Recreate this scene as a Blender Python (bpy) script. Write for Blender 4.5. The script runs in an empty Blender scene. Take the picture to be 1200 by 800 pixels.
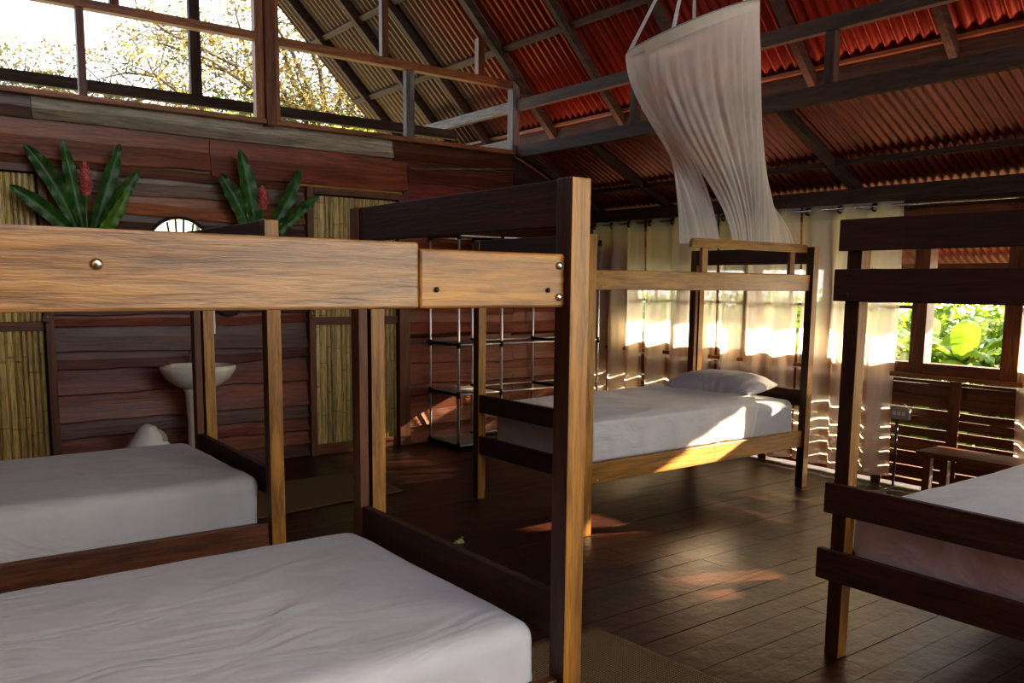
import bpy, bmesh, math, random
from mathutils import Vector, Matrix, noise
S = bpy.context.scene
COL = S.collection
random.seed(7)
PI = math.pi

# ------------------------------------------------------------------ materials
def nmat(name):
    m = bpy.data.materials.new(name); m.use_nodes = True
    nt = m.node_tree
    b = nt.nodes['Principled BSDF']
    return m, nt, b
def N(nt, t, **k):
    n = nt.nodes.new(t)
    for a, v in k.items():
        if a in ('operation', 'blend_type', 'data_type', 'attribute_name', 'noise_dimensions', 'wave_type', 'bands_direction', 'wave_profile', 'feature', 'distance'):
            setattr(n, a, v)
        else:
            n.inputs[a].default_value = v
    return n
def ramp(nt, stops):
    r = nt.nodes.new('ShaderNodeValToRGB')
    e = r.color_ramp.elements
    while len(e) < len(stops): e.new(0.5)
    for i, (p, c) in enumerate(stops):
        e[i].position = p; e[i].color = (c[0], c[1], c[2], 1)
    return r
def wood(name, dark, light, axis='x', rough=0.45, coat=0.15, scale=1.0, attr=False, bump=0.25, var=0.25):
    m, nt, b = nmat(name); L = nt.links.new
    tc = N(nt, 'ShaderNodeTexCoord'); mp = N(nt, 'ShaderNodeMapping')
    sc = {'x': (0.7, 9, 9), 'y': (9, 0.7, 9), 'z': (9, 9, 0.7)}[axis]
    mp.inputs['Scale'].default_value = [s*scale for s in sc]
    oi = N(nt, 'ShaderNodeObjectInfo')
    add = nt.nodes.new('ShaderNodeVectorMath'); add.operation = 'ADD'
    mul = nt.nodes.new('ShaderNodeMath'); mul.operation = 'MULTIPLY'; mul.inputs[1].default_value = 37.0
    L(oi.outputs['Random'], mul.inputs[0]); L(tc.outputs['Object'], mp.inputs['Vector'])
    L(mp.outputs[0], add.inputs[0]); L(mul.outputs[0], add.inputs[1])
    n1 = N(nt, 'ShaderNodeTexNoise', Scale=1.0, Detail=5.0, Roughness=0.6, Distortion=1.2)
    n2 = N(nt, 'ShaderNodeTexNoise', Scale=7.0, Detail=4.0, Roughness=0.7, Distortion=0.3)
    L(add.outputs[0], n1.inputs['Vector']); L(add.outputs[0], n2.inputs['Vector'])
    mid = [(a+c)/2 for a, c in zip(dark, light)]
    r = ramp(nt, [(0.28, dark), (0.5, mid), (0.72, light)])
    L(n1.outputs[0], r.inputs[0])
    r2 = ramp(nt, [(0.36, (0.36, 0.33, 0.30)), (0.58, (1.12, 1.12, 1.12))]); L(n2.outputs[0], r2.inputs[0])
    mx = nt.nodes.new('ShaderNodeMixRGB'); mx.blend_type = 'MULTIPLY'; mx.inputs[0].default_value = 0.75
    L(r.outputs[0], mx.inputs[1]); L(r2.outputs[0], mx.inputs[2])
    out = mx.outputs[0]
    if attr:
        at = N(nt, 'ShaderNodeAttribute', attribute_name='Col')
        m2 = nt.nodes.new('ShaderNodeMixRGB'); m2.blend_type = 'MULTIPLY'; m2.inputs[0].default_value = 1
        L(out, m2.inputs[1]); L(at.outputs['Color'], m2.inputs[2]); out = m2.outputs[0]
    L(out, b.inputs['Base Color'])
    rr = nt.nodes.new('ShaderNodeMapRange'); rr.inputs['To Min'].default_value = rough-0.1; rr.inputs['To Max'].default_value = rough+0.15
    L(n2.outputs[0], rr.inputs['Value']); L(rr.outputs[0], b.inputs['Roughness'])
    b.inputs['Coat Weight'].default_value = coat; b.inputs['Coat Roughness'].default_value = 0.3
    bp = N(nt, 'ShaderNodeBump', Strength=bump, Distance=0.01); L(n2.outputs[0], bp.inputs['Height']); L(bp.outputs[0], b.inputs['Normal'])
    return m
def plain(name, c, rough=0.5, metal=0.0, coat=0.0, nscale=20, namt=0.12, bump=0.0):
    m, nt, b = nmat(name); L = nt.links.new
    tc = N(nt, 'ShaderNodeTexCoord'); n = N(nt, 'ShaderNodeTexNoise', Scale=float(nscale), Detail=4.0)
    L(tc.outputs['Object'], n.inputs['Vector'])
    r = ramp(nt, [(0.3, [x*(1-namt) for x in c]), (0.7, [min(1, x*(1+namt)) for x in c])])
    L(n.outputs[0], r.inputs[0]); L(r.outputs[0], b.inputs['Base Color'])
    b.inputs['Roughness'].default_value = rough; b.inputs['Metallic'].default_value = metal; b.inputs['Coat Weight'].default_value = coat
    if bump:
        bp = N(nt, 'ShaderNodeBump', Strength=bump, Distance=0.01); L(n.outputs[0], bp.inputs['Height']); L(bp.outputs[0], b.inputs['Normal'])
    return m
def leafmat(name, c1, c2, trans=0.5, nscale=6):
    m, nt, b = nmat(name); L = nt.links.new
    at = N(nt, 'ShaderNodeAttribute', attribute_name='Col')
    tc = N(nt, 'ShaderNodeTexCoord'); n = N(nt, 'ShaderNodeTexNoise', Scale=float(nscale), Detail=2.0)
    L(tc.outputs['Object'], n.inputs['Vector'])
    r = ramp(nt, [(0.35, c1), (0.65, c2)]); L(n.outputs[0], r.inputs[0])
    mx = nt.nodes.new('ShaderNodeMixRGB'); mx.blend_type = 'MULTIPLY'; mx.inputs[0].default_value = 1
    L(r.outputs[0], mx.inputs[1]); L(at.outputs['Color'], mx.inputs[2])
    L(mx.outputs[0], b.inputs['Base Color']); b.inputs['Roughness'].default_value = 0.4
    t = N(nt, 'ShaderNodeBsdfTranslucent'); L(mx.outputs[0], t.inputs['Color'])
    ms = nt.nodes.new('ShaderNodeMixShader'); ms.inputs[0].default_value = trans
    L(b.outputs[0], ms.inputs[1]); L(t.outputs[0], ms.inputs[2]); L(ms.outputs[0], nt.nodes['Material Output'].inputs['Surface'])
    return m
def sheer(name, c, transp=0.35, translu=0.5, nscale=(30, 30, 2)):
    m, nt, b = nmat(name); L = nt.links.new
    tc = N(nt, 'ShaderNodeTexCoord'); mp = N(nt, 'ShaderNodeMapping'); mp.inputs['Scale'].default_value = nscale
    n = N(nt, 'ShaderNodeTexNoise', Scale=1.0, Detail=3.0)
    L(tc.outputs['Object'], mp.inputs[0]); L(mp.outputs[0], n.inputs['Vector'])
    d = N(nt, 'ShaderNodeBsdfDiffuse', Color=(c[0], c[1], c[2], 1)); t = N(nt, 'ShaderNodeBsdfTranslucent', Color=(c[0], c[1], c[2], 1))
    tr = N(nt, 'ShaderNodeBsdfTransparent', Color=(1, 1, 1, 1))
    a = nt.nodes.new('ShaderNodeMixShader'); a.inputs[0].default_value = translu; L(d.outputs[0], a.inputs[1]); L(t.outputs[0], a.inputs[2])
    e = nt.nodes.new('ShaderNodeMixShader'); L(a.outputs[0], e.inputs[1]); L(tr.outputs[0], e.inputs[2])
    # weave gets denser at grazing angles
    lw = N(nt, 'ShaderNodeLayerWeight', Blend=0.35)
    mr = nt.nodes.new('ShaderNodeMapRange'); mr.inputs['To Min'].default_value = transp; mr.inputs['To Max'].default_value = transp*0.25
    L(lw.outputs['Facing'], mr.inputs['Value'])
    m2 = nt.nodes.new('ShaderNodeMath'); m2.operation = 'MULTIPLY'
    mr2 = nt.nodes.new('ShaderNodeMapRange'); mr2.inputs['To Min'].default_value = 0.7; mr2.inputs['To Max'].default_value = 1.3
    L(n.outputs[0], mr2.inputs['Value']); L(mr.outputs[0], m2.inputs[0]); L(mr2.outputs[0], m2.inputs[1]); L(m2.outputs[0], e.inputs[0])
    L(e.outputs[0], nt.nodes['Material Output'].inputs['Surface'])
    nt.nodes.remove(b)
    return m

G = {}
for ax in 'xyz':
    G['gold'+ax] = wood('golden_wood_'+ax, (0.20, 0.08, 0.010), (0.46, 0.22, 0.028), ax, 0.42, 0.25)
    G['mid'+ax] = wood('brown_wood_'+ax, (0.075, 0.023, 0.008), (0.21, 0.072, 0.021), ax, 0.5, 0.08)
    G['dark'+ax] = wood('dark_wood_'+ax, (0.022, 0.008, 0.004), (0.070, 0.023, 0.010), ax, 0.62, 0.0)
    G['beam'+ax] = wood('roof_beam_wood_'+ax, (0.035, 0.02, 0.014), (0.10, 0.058, 0.04), ax, 0.7, 0.0)
    G['rail'+ax] = wood('window_timber_'+ax, (0.18, 0.065, 0.022), (0.42, 0.17, 0.065), ax, 0.5, 0.1)
    G['grey'+ax] = wood('weathered_grey_wood_'+ax, (0.11, 0.10, 0.095), (0.24, 0.22, 0.21), ax, 0.7, 0.0)
def shaded_side(name, g):  # shade painted into the wood colour: faces turned to -x go darker
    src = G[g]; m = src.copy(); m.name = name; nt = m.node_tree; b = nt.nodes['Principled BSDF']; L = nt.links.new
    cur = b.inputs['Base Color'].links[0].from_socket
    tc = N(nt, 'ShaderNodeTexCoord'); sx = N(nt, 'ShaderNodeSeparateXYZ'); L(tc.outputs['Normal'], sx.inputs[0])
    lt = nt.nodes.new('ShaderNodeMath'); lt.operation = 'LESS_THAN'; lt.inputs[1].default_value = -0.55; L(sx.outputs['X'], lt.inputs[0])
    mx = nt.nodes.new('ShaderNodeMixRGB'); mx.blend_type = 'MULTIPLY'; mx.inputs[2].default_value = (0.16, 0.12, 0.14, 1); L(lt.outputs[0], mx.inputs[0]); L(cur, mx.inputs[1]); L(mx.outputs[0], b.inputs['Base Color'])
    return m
G['post'] = shaded_side('golden_post_with_shaded_side', 'goldz')
G['worn'] = wood('worn_golden_wood', (0.14, 0.06, 0.015), (0.39, 0.215, 0.070), 'x', 0.36, 0.3, bump=0.35)
G['wallplank'] = wood('wall_plank_wood', (0.60, 0.46, 0.38), (1.35, 1.15, 1.02), 'x', 0.42, 0.25, scale=0.8, attr=True, bump=0.5)
G['bamboo'] = wood('split_bamboo', (0.62, 0.55, 0.40), (1.0, 0.98, 0.9), 'z', 0.45, 0.1, scale=1.5, attr=True, bump=0.2)
G['black'] = plain('black_metal', (0.02, 0.02, 0.02), 0.4, 0.6)
G['steel'] = plain('bright_steel', (0.6, 0.6, 0.6), 0.25, 1.0)
G['brass'] = plain('dull_brass_bolt', (0.45, 0.42, 0.30), 0.3, 1.0)
G['chrome_tube'] = plain('chrome_tube', (0.75, 0.75, 0.78), 0.3, 0.7)
G['ceramic'] = plain('cream_ceramic', (0.72, 0.69, 0.58), 0.15, 0.0, 0.5, namt=0.03)
G['plastic'] = plain('white_plastic', (0.75, 0.74, 0.70), 0.4, namt=0.03)
G['greypl'] = plain('grey_plastic', (0.35, 0.34, 0.31), 0.5)
G['pipe'] = plain('dark_conduit', (0.06, 0.05, 0.05), 0.5)
G['strap'] = plain('grey_strap', (0.5, 0.5, 0.5), 0.7)
G['ground'] = plain('leafy_ground', (0.26, 0.24, 0.13), 0.9, nscale=3, namt=0.5)
G['bark'] = plain('tree_bark', (0.10, 0.08, 0.06), 0.9, nscale=12, namt=0.4)
G['fabricshelf'] = plain('grey_shelf_fabric', (0.30, 0.29, 0.28), 0.8)
G['leaf'] = leafmat('ginger_leaf', (0.018, 0.075, 0.012), (0.05, 0.16, 0.025), 0.15, 14)
G['leafpale'] = leafmat('pale_leaf', (0.10, 0.22, 0.02), (0.16, 0.32, 0.04), 0.3, 14)
G['petal'] = leafmat('pink_petal', (0.62, 0.13, 0.12), (0.95, 0.36, 0.30), 0.2, 40)
G['treeleaf'] = leafmat('tree_leaf', (0.105, 0.10, 0.035), (0.23, 0.18, 0.065), 0.5, 1.5)
G['hedgeleaf'] = leafmat('hedge_leaf', (0.07, 0.14, 0.012), (0.26, 0.36, 0.04), 0.55, 2)
G['banana'] = leafmat('banana_leaf', (0.10, 0.19, 0.012), (0.26, 0.36, 0.04), 0.3, 3)
G['curtain'] = sheer('sheer_cream_curtain', (1.0, 0.92, 0.77), 0.17, 0.58, (2, 30, 0.6))
G['band'] = sheer('curtain_header_band', (0.88, 0.84, 0.74), 0.14, 0.7, (2, 30, 0.6))
G['net'] = sheer('white_mosquito_net', (0.84, 0.78, 0.71), 0.46, 0.5, (14, 14, 1.5))
G['netband'] = sheer('mosquito_net_band', (0.80, 0.75, 0.64), 0.10, 0.45, (14, 14, 1.5))

# cloth with wrinkles
def cloth(name, c, strength=0.22):
    m, nt, b = nmat(name); L = nt.links.new
    tc = N(nt, 'ShaderNodeTexCoord'); mp = N(nt, 'ShaderNodeMapping'); mp.inputs['Scale'].default_value = (2.2, 5.5, 4); mp.inputs['Rotation'].default_value = (0, 0, 0.5)
    L(tc.outputs['Object'], mp.inputs[0])
    n = N(nt, 'ShaderNodeTexNoise', Scale=1.3, Detail=3.0, Distortion=1.6, Roughness=0.45); L(mp.outputs[0], n.inputs['Vector'])
    n2 = N(nt, 'ShaderNodeTexNoise', Scale=9.0, Detail=2.0); L(tc.outputs['Object'], n2.inputs['Vector'])
    r = ramp(nt, [(0.3, [x*0.93 for x in c]), (0.7, c)]); L(n2.outputs[0], r.inputs[0]); L(r.outputs[0], b.inputs['Base Color'])
    b.inputs['Roughness'].default_value = 0.85
    b.inputs['Sheen Weight'].default_value = 0.2
    bp = N(nt, 'ShaderNodeBump', Strength=strength, Distance=0.06); L(n.outputs[0], bp.inputs['Height']); L(bp.outputs[0], b.inputs['Normal'])
    return m
G['sheet'] = cloth('white_sheet', (0.53, 0.535, 0.545))
G['sheet2'] = cloth('loose_sheet', (0.66, 0.645, 0.62), 0.25)
G['pillow'] = cloth('pillow_case', (0.44, 0.425, 0.425), 0.5)

# floor planks
def floormat():
    m = wood('floor_board', (0.30, 0.24, 0.22), (1.0, 0.95, 0.9), 'x', 0.34, 0.18, scale=0.8, attr=True, bump=0.25)
    nt = m.node_tree; b = nt.nodes['Principled BSDF']; L = nt.links.new
    tc = N(nt, 'ShaderNodeTexCoord')
    n = N(nt, 'ShaderNodeTexNoise', Scale=5.0, Detail=4.0, Roughness=0.6); L(tc.outputs['Object'], n.inputs['Vector'])
    old = b.inputs['Normal'].links[0].from_socket
    bp = N(nt, 'ShaderNodeBump', Strength=0.35, Distance=0.03); L(n.outputs[0], bp.inputs['Height']); L(old, bp.inputs['Normal']); L(bp.outputs[0], b.inputs['Normal'])
    b.inputs['Specular IOR Level'].default_value = 0.6
    return m
G['floor'] = floormat()

def roofmat(name, red, brown=None):
    m, nt, b = nmat(name); L = nt.links.new
    tc = N(nt, 'ShaderNodeTexCoord'); mp = N(nt, 'ShaderNodeMapping'); mp.inputs['Scale'].default_value = (0.8, 4, 0.8)
    L(tc.outputs['Object'], mp.inputs[0])
    n = N(nt, 'ShaderNodeTexNoise', Scale=1.5, Detail=5.0); L(mp.outputs[0], n.inputs['Vector'])
    r = ramp(nt, [(0.3, [x*0.6 for x in red]), (0.7, red)]); L(n.outputs[0], r.inputs[0]); out = r.outputs[0]
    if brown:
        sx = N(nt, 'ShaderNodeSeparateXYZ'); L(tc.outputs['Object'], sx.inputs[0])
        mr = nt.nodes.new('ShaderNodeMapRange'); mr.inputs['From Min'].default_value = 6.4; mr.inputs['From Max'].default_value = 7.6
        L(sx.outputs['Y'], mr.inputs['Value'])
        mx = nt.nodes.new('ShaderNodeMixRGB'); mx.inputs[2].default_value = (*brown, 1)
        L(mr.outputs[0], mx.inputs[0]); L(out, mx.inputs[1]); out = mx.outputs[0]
    L(out, b.inputs['Base Color']); b.inputs['Roughness'].default_value = 0.28; b.inputs['Metallic'].default_value = 0.3
    return m
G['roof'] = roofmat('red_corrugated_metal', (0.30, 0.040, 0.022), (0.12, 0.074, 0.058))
G['roof2'] = roofmat('lower_corrugated_metal', (0.20, 0.036, 0.028))

def matmat():
    m, nt, b = nmat('woven_straw'); L = nt.links.new
    tc = N(nt, 'ShaderNodeTexCoord')
    w1 = N(nt, 'ShaderNodeTexWave', Scale=28.0, Distortion=1.0, bands_direction='X'); w2 = N(nt, 'ShaderNodeTexWave', Scale=28.0, Distortion=1.0, bands_direction='Y')
    L(tc.outputs['Object'], w1.inputs['Vector']); L(tc.outputs['Object'], w2.inputs['Vector'])
    mu = nt.nodes.new('ShaderNodeMath'); mu.operation = 'MULTIPLY'; L(w1.outputs['Fac'], mu.inputs[0]); L(w2.outputs['Fac'], mu.inputs[1])
    r = ramp(nt, [(0.0, (0.09, 0.055, 0.02)), (0.6, (0.40, 0.27, 0.11))]); L(mu.outputs[0], r.inputs[0]); L(r.outputs[0], b.inputs['Base Color'])
    bp = N(nt, 'ShaderNodeBump', Strength=0.8, Distance=0.01); L(mu.outputs[0], bp.inputs['Height']); L(bp.outputs[0], b.inputs['Normal'])
    b.inputs['Roughness'].default_value = 0.85
    return m
G['straw'] = matmat()
m, nt, b = nmat('mirror_glass'); b.inputs['Metallic'].default_value = 1; b.inputs['Roughness'].default_value = 0.03; b.inputs['Base Color'].default_value = (0.62, 0.56, 0.38, 1); G['mirror'] = m
m, nt, b = nmat('window_glass')
tr = N(nt, 'ShaderNodeBsdfTransparent'); gl = N(nt, 'ShaderNodeBsdfGlossy', Roughness=0.02); ms = nt.nodes.new('ShaderNodeMixShader'); ms.inputs[0].default_value = 0.05
nt.links.new(tr.outputs[0], ms.inputs[1]); nt.links.new(gl.outputs[0], ms.inputs[2]); nt.links.new(ms.outputs[0], nt.nodes['Material Output'].inputs['Surface']); G['glass'] = m

# ------------------------------------------------------------------ helpers
def link(name, me, parent=None, mat=None, smooth=False, bev=0.0):
    o = bpy.data.objects.new(name, me); COL.objects.link(o)
    if mat: me.materials.append(mat)
    if parent: o.parent = parent
    if smooth:
        for p in me.polygons: p.use_smooth = True
    if bev:
        md = o.modifiers.new('bevel', 'BEVEL'); md.width = bev; md.segments = 2; md.limit_method = 'ANGLE'
    return o
def obj(name, bm, mat, parent=None, smooth=False, bev=0.0):
    me = bpy.data.meshes.new(name); bm.normal_update(); bm.to_mesh(me); bm.free()
    return link(name, me, parent, mat, smooth, bev)
def tag(o, label=None, cat=None, group=None, kind=None):
    if label: o['label'] = label
    if cat: o['category'] = cat
    if group: o['group'] = group
    if kind: o['kind'] = kind
    return o
def struct(o, label, cat): return tag(o, label, cat if isinstance(cat, str) else 'trim', None, 'structure')
def empty(name, loc=(0, 0, 0), rz=0):
    o = bpy.data.objects.new(name, None); COL.objects.link(o); o.location = loc; o.rotation_euler = (0, 0, rz); o.empty_display_size = 0.1
    return o
def bx(bm, x0, x1, y0, y1, z0, z1):
    vs = [bm.verts.new((x, y, z)) for x in (x0, x1) for y in (y0, y1) for z in (z0, z1)]
    for f in ((0, 1, 3, 2), (4, 6, 7, 5), (0, 4, 5, 1), (2, 3, 7, 6), (0, 2, 6, 4), (1, 5, 7, 3)):
        bm.faces.new([vs[i] for i in f])
    return vs
def box(name, d, mat, parent=None, bev=0.003):
    bm = bmesh.new(); bx(bm, *d); return obj(name, bm, mat, parent, bev=bev)
def bar(bm, a, b, w, h, up=(0, 0, 1)):
    a = Vector(a); b = Vector(b); d = (b-a).normalized(); s = d.cross(Vector(up)).normalized(); u = s.cross(d).normalized()
    vs = []
    for p in (a, b):
        for i, j in ((-1, -1), (1, -1), (1, 1), (-1, 1)): vs.append(bm.verts.new(p+s*(i*w/2)+u*(j*h/2)))
    for f in ((0, 3, 2, 1), (4, 5, 6, 7), (0, 1, 5, 4), (1, 2, 6, 5), (2, 3, 7, 6), (3, 0, 4, 7)): bm.faces.new([vs[i] for i in f])
def tube(bm, pts, r, n=10, cap=True, closed=False):
    pts = [Vector(p) for p in pts]; rings = []
    rr = r if isinstance(r, (list, tuple)) else [r]*len(pts)
    ref = Vector((0.13, 0.21, 0.97))
    for i, p in enumerate(pts):
        if closed: d = (pts[(i+1) % len(pts)]-pts[i-1]).normalized()
        else: d = (pts[min(i+1, len(pts)-1)]-pts[max(i-1, 0)]).normalized()
        s = d.cross(ref)
        if s.length < 1e-3: s = d.cross(Vector((1, 0, 0)))
        s.normalize(); u = s.cross(d)
        rings.append([bm.verts.new(p+(s*math.cos(2*PI*k/n)+u*math.sin(2*PI*k/n))*rr[i]) for k in range(n)])
    m = len(rings)
    for i in range(m if closed else m-1):
        A = rings[i]; B = rings[(i+1) % m]
        for k in range(n): bm.faces.new((A[k], A[(k+1) % n], B[(k+1) % n], B[k]))
    if cap and not closed:
        bm.faces.new(list(reversed(rings[0]))); bm.faces.new(rings[-1])
def lathe(bm, prof, n=32, c=(0, 0, 0), sx=1, sy=1):
    rings = []
    for r, z in prof: rings.append([bm.verts.new((c[0]+sx*r*math.cos(2*PI*k/n), c[1]+sy*r*math.sin(2*PI*k/n), c[2]+z)) for k in range(n)])
    for A, B in zip(rings, rings[1:]):
        for k in range(n): bm.faces.new((A[k], A[(k+1) % n], B[(k+1) % n], B[k]))
    bm.faces.new(list(reversed(rings[0]))); bm.faces.new(rings[-1])
def grid(fn, nu, nv, closed_u=False):
    bm = bmesh.new(); V = [[bm.verts.new(fn(i/nu, j/nv)) for j in range(nv+1)] for i in range(nu if closed_u else nu+1)]
    for i in range(nu):
        for j in range(nv):
            A = V[i]; B = V[(i+1) % len(V)]; bm.faces.new((A[j], B[j], B[j+1], A[j+1]))
    return bm
def colattr(me, cols):      # cols: per face colour
    a = me.color_attributes.new('Col', 'FLOAT_COLOR', 'CORNER')
    for p in me.polygons:
        for li in p.loop_indices: a.data[li].color = (*cols[p.index], 1)
def nz(x, y=0.0, z=0.0): return noise.noise(Vector((x, y, z)))

# ------------------------------------------------------------------ floor and ground
def make_floor():
    bm = bmesh.new(); cols = []; y = -3.0
    while y < 6.66:
        w = random.uniform(0.115, 0.165); x = -3.0-random.uniform(0, 1.5)
        while x < 6.2:
            l = random.uniform(1.6, 3.6); x0 = max(x, -3.0); x1 = min(x+l, 6.2)
            if x1-x0 > 0.02:
                dz = random.uniform(-0.0025, 0.0); g = 0.003
                bx(bm, x0+g/2, x1-g/2, y+g/2, min(y+w, 6.68)-g/2, -0.03, dz)
                t = random.uniform(0.75, 1.3); c = (0.060*t, 0.0165*t*random.uniform(0.9, 1.1), 0.0075*t)
                cols += [c]*6
            x += l
        y += w
    bx(bm, -3, 6.2, -3, 6.68, -0.06, -0.031); cols += [(0.01, 0.006, 0.004)]*6
    o = obj('floor', bm, G['floor'], bev=0.0)
    colattr(o.data, cols); struct(o, 'dark glossy wooden plank floor of the dormitory', 'floor')
make_floor()
o = box('lawn', (-12, 40, -14, 40, -0.72, -0.7), G['ground'], bev=0); struct(o, 'leafy green ground outside the building', 'ground')

# ------------------------------------------------------------------ back wall: live-edge planks
WY = 6.67
def plank(bm, cols, x0, x1, zb, zt, c, seed, amp=0.012, yb=WY-0.035, lap=0.03):
    n = max(4, int((x1-x0)/0.06)); rows = []
    for i in range(n+1):
        x = x0+(x1-x0)*i/n
        b = zb+amp*1.6*nz(x*1.1, seed)+amp*0.5*nz(x*5, seed+9)
        t = zt+lap
        j = 0.004*nz(x*2, seed+3)
        rows.append([bm.verts.new((x, WY+0.005, b)), bm.verts.new((x, yb+0.004+j, b)), bm.verts.new((x, yb+j, b+0.008)), bm.verts.new((x, (yb+WY)/2+j+0.012, (b+t)/2)), bm.verts.new((x, WY-0.002, t))])
    for A, B in zip(rows, rows[1:]):
        for k in range(4):
            bm.faces.new((A[k], B[k], B[k+1], A[k+1])); t = 1.0; cols.append(c)
    bm.faces.new(list(rows[0])); cols.append([q*0.6 for q in c]); bm.faces.new(list(reversed(rows[-1]))); cols.append([q*0.6 for q in c])
BR = (0.25, 0.085, 0.030); RB = (0.20, 0.055, 0.020); OR = (0.36, 0.15, 0.055); GY = (0.24, 0.20, 0.165); DG = (0.12, 0.07, 0.052); DR = (0.10, 0.032, 0.014); GG = (0.36, 0.37, 0.31)
bm = bmesh.new(); cols = []
def run(x0, x1, zs, cs, seed, amp=0.012):
    for i in range(len(zs)-1):
        plank(bm, cols, x0, x1, zs[i+1], zs[i], cs[i % len(cs)], seed+i*3.7, amp)
# upper boards above the doors
plank(bm, cols, -3, 0.97, 2.52, 2.665, (0.17, 0.12, 0.10), 1, 0.004, lap=0.01); plank(bm, cols, 0.975, 3.72, 2.52, 2.665, GG, 2, 0.006, lap=0.01); plank(bm, cols, 3.725, 5.02, 2.50, 2.665, DR, 3, 0.003, lap=0.01)
plank(bm, cols, -3, 2.15, 2.27, 2.52, BR, 4, 0.02); plank(bm, cols, 2.155, 3.86, 2.24, 2.52, (0.25, 0.072, 0.028), 5, 0.015)
plank(bm, cols, -3, 1.5, 2.215, 2.29, (0.22, 0.12, 0.075), 6, 0.01); plank(bm, cols, 1.5, 2.9, 2.19, 2.30, (0.20, 0.10, 0.065), 6.5, 0.015)
zs = [2.215, 2.06, 1.91, 1.80, 1.66, 1.50, 1.36, 1.21, 1.12, 0.93, 0.82, 0.64, 0.44, 0.32, 0.22, 0.10, 0.0]
cs = [GY, OR, DG, BR, RB, BR, DR, (0.19, 0.06, 0.03), DG, (0.12, 0.045, 0.03), (0.20, 0.052, 0.024), (0.21, 0.066, 0.032), DG, RB, BR, DR]
run(1.03, 2.90, zs, cs, 10, 0.018)
run(-3.0, 0.10, zs, cs, 40)
zs2 = [2.50, 2.33, 2.07, 1.9, 1.72, 1.55, 1.36, 1.17, 1.0, 0.97, 0.71, 0.53, 0.42, 0.16, 0.0]
cs2 = [(0.13, 0.036, 0.022), (0.22, 0.036, 0.028), DR, RB, (0.20, 0.04, 0.022), RB, (0.22, 0.055, 0.03), (0.24, 0.055, 0.03), DR, (0.21, 0.048, 0.026), (0.24, 0.06, 0.03), (0.20, 0.045, 0.024), (0.26, 0.075, 0.036), RB]
run(3.86, 5.03, zs2, cs2, 70, 0.02)
for i in range(1, len(zs2)-1):       # end bay follows the lower roof slope
    pass
run(5.031, 6.09, [2.22]+zs2[2:], cs2[1:], 70, 0.02)
o = obj('wall_back', bm, G['wallplank']); colattr(o.data, cols); struct(o, 'back wall of wavy live edge planks in red brown and grey', 'wall')
bm = bmesh.new(); bx(bm, -3.1, 5.03, WY+0.006, WY+0.05, 0, 2.66)
pts = [(5.03, 0), (6.2, 0), (6.2, 2.18), (5.03, 2.66)]
for y in (WY+0.006, WY+0.05): bm.faces.new([bm.verts.new((x, y, z)) for x, z in pts])
backing = obj('backing_boards', bm, G['darkx'], o)
# bay over lower-roof end
bm = bmesh.new()
vs = [bm.verts.new(p) for p in ((5.031, WY-0.012, 2.22), (6.09, WY-0.012, 2.20), (6.09, WY-0.012, 2.21), (5.031, WY-0.012, 2.66))]; bm.faces.new(vs)
obj('gable_infill', bm, G['darkx'], o)

# ------------------------------------------------------------------ doors
def bamboo_door(name, x0, x1, ztop, label, hinge_right, seed):
    r = empty(name, ((x0+x1)/2, WY-0.02, 0)); ox = -(x0+x1)/2
    random.seed(seed)
    X0, X1 = x0+ox, x1+ox
    for nm, d in (('jamb', (X0, X0+0.055, -0.05, 0.03, 0, ztop)), ('jamb', (X1-0.055, X1, -0.05, 0.03, 0, ztop)), ('head_jamb', (X0+0.055, X1-0.055, -0.05, 0.03, ztop-0.05, ztop))):
        box(nm, d, G['midz' if nm == 'jamb' else 'midx'], r)
    f = empty('door_leaf'); f.parent = r
    a, b_ = X0+0.062, X1-0.062
    bm = bmesh.new(); cols = []
    x = a
    while x < b_-0.005:
        w = random.uniform(0.03, 0.062); xe = min(x+w, b_)
        t = random.uniform(0.7, 1.15); c = (0.66*t, 0.53*t, 0.24*t*random.uniform(0.8, 1.1))
        zsn = [0.09]; z = random.uniform(0.3, 0.6)
        while z < ztop-0.1: zsn += [z-0.006, z, z+0.006]; z += random.uniform(0.35, 0.55)
        zsn.append(ztop-0.06)
        prev = None
        for zi, z in enumerate(zsn):
            k = 0.003 if (zi % 3 == 2 and 0 < zi < len(zsn)-1) else 0
            row = [bm.verts.new((x+0.001, 0.004, z)), bm.verts.new((x+(xe-x)*0.3, -0.007-k, z)), bm.verts.new((x+(xe-x)*0.7, -0.007-k, z)), bm.verts.new((xe-0.001, 0.004, z))]
            if prev:
                for q in range(3): bm.faces.new((prev[q], row[q], row[q+1], prev[q+1])[::-1]); cols.append([v*(0.7 if k or (zi % 3 == 0 and zi < len(zsn)-1) else 1) for v in c])
            prev = row
        x = xe
    p = obj('bamboo_panel', bm, G['bamboo'], f); colattr(p.data, cols)
    box('panel_back', (a, b_, 0.005, 0.015, 0.09, ztop-0.06), G['darkz'], f, 0)
    box('cross_rail', (a, b_, -0.025, 0.004, 1.10, 1.165), G['midx'], f)
    box('cross_rail', (a, b_, -0.025, 0.004, 0.0, 0.09), G['midx'], f)
    sx = X1-0.03 if hinge_right else X0+0.03
    bm = bmesh.new(); bar(bm, (sx-0.028, -0.062, 1.16), (sx+0.02, -0.062, 1.24) if False else (sx-0.005, -0.062, 1.23), 0.045, 0.02, (0, 1, 0))
    lt = obj('turn_latch', bm, G['midz'], r, bev=0.004)
    bm = bmesh.new(); bmesh.ops.create_uvsphere(bm, u_segments=10, v_segments=6, radius=0.008, matrix=Matrix.Translation((sx-0.015, -0.075, 1.195))); obj('screw', bm, G['brass'], lt, True)
    return r
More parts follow.
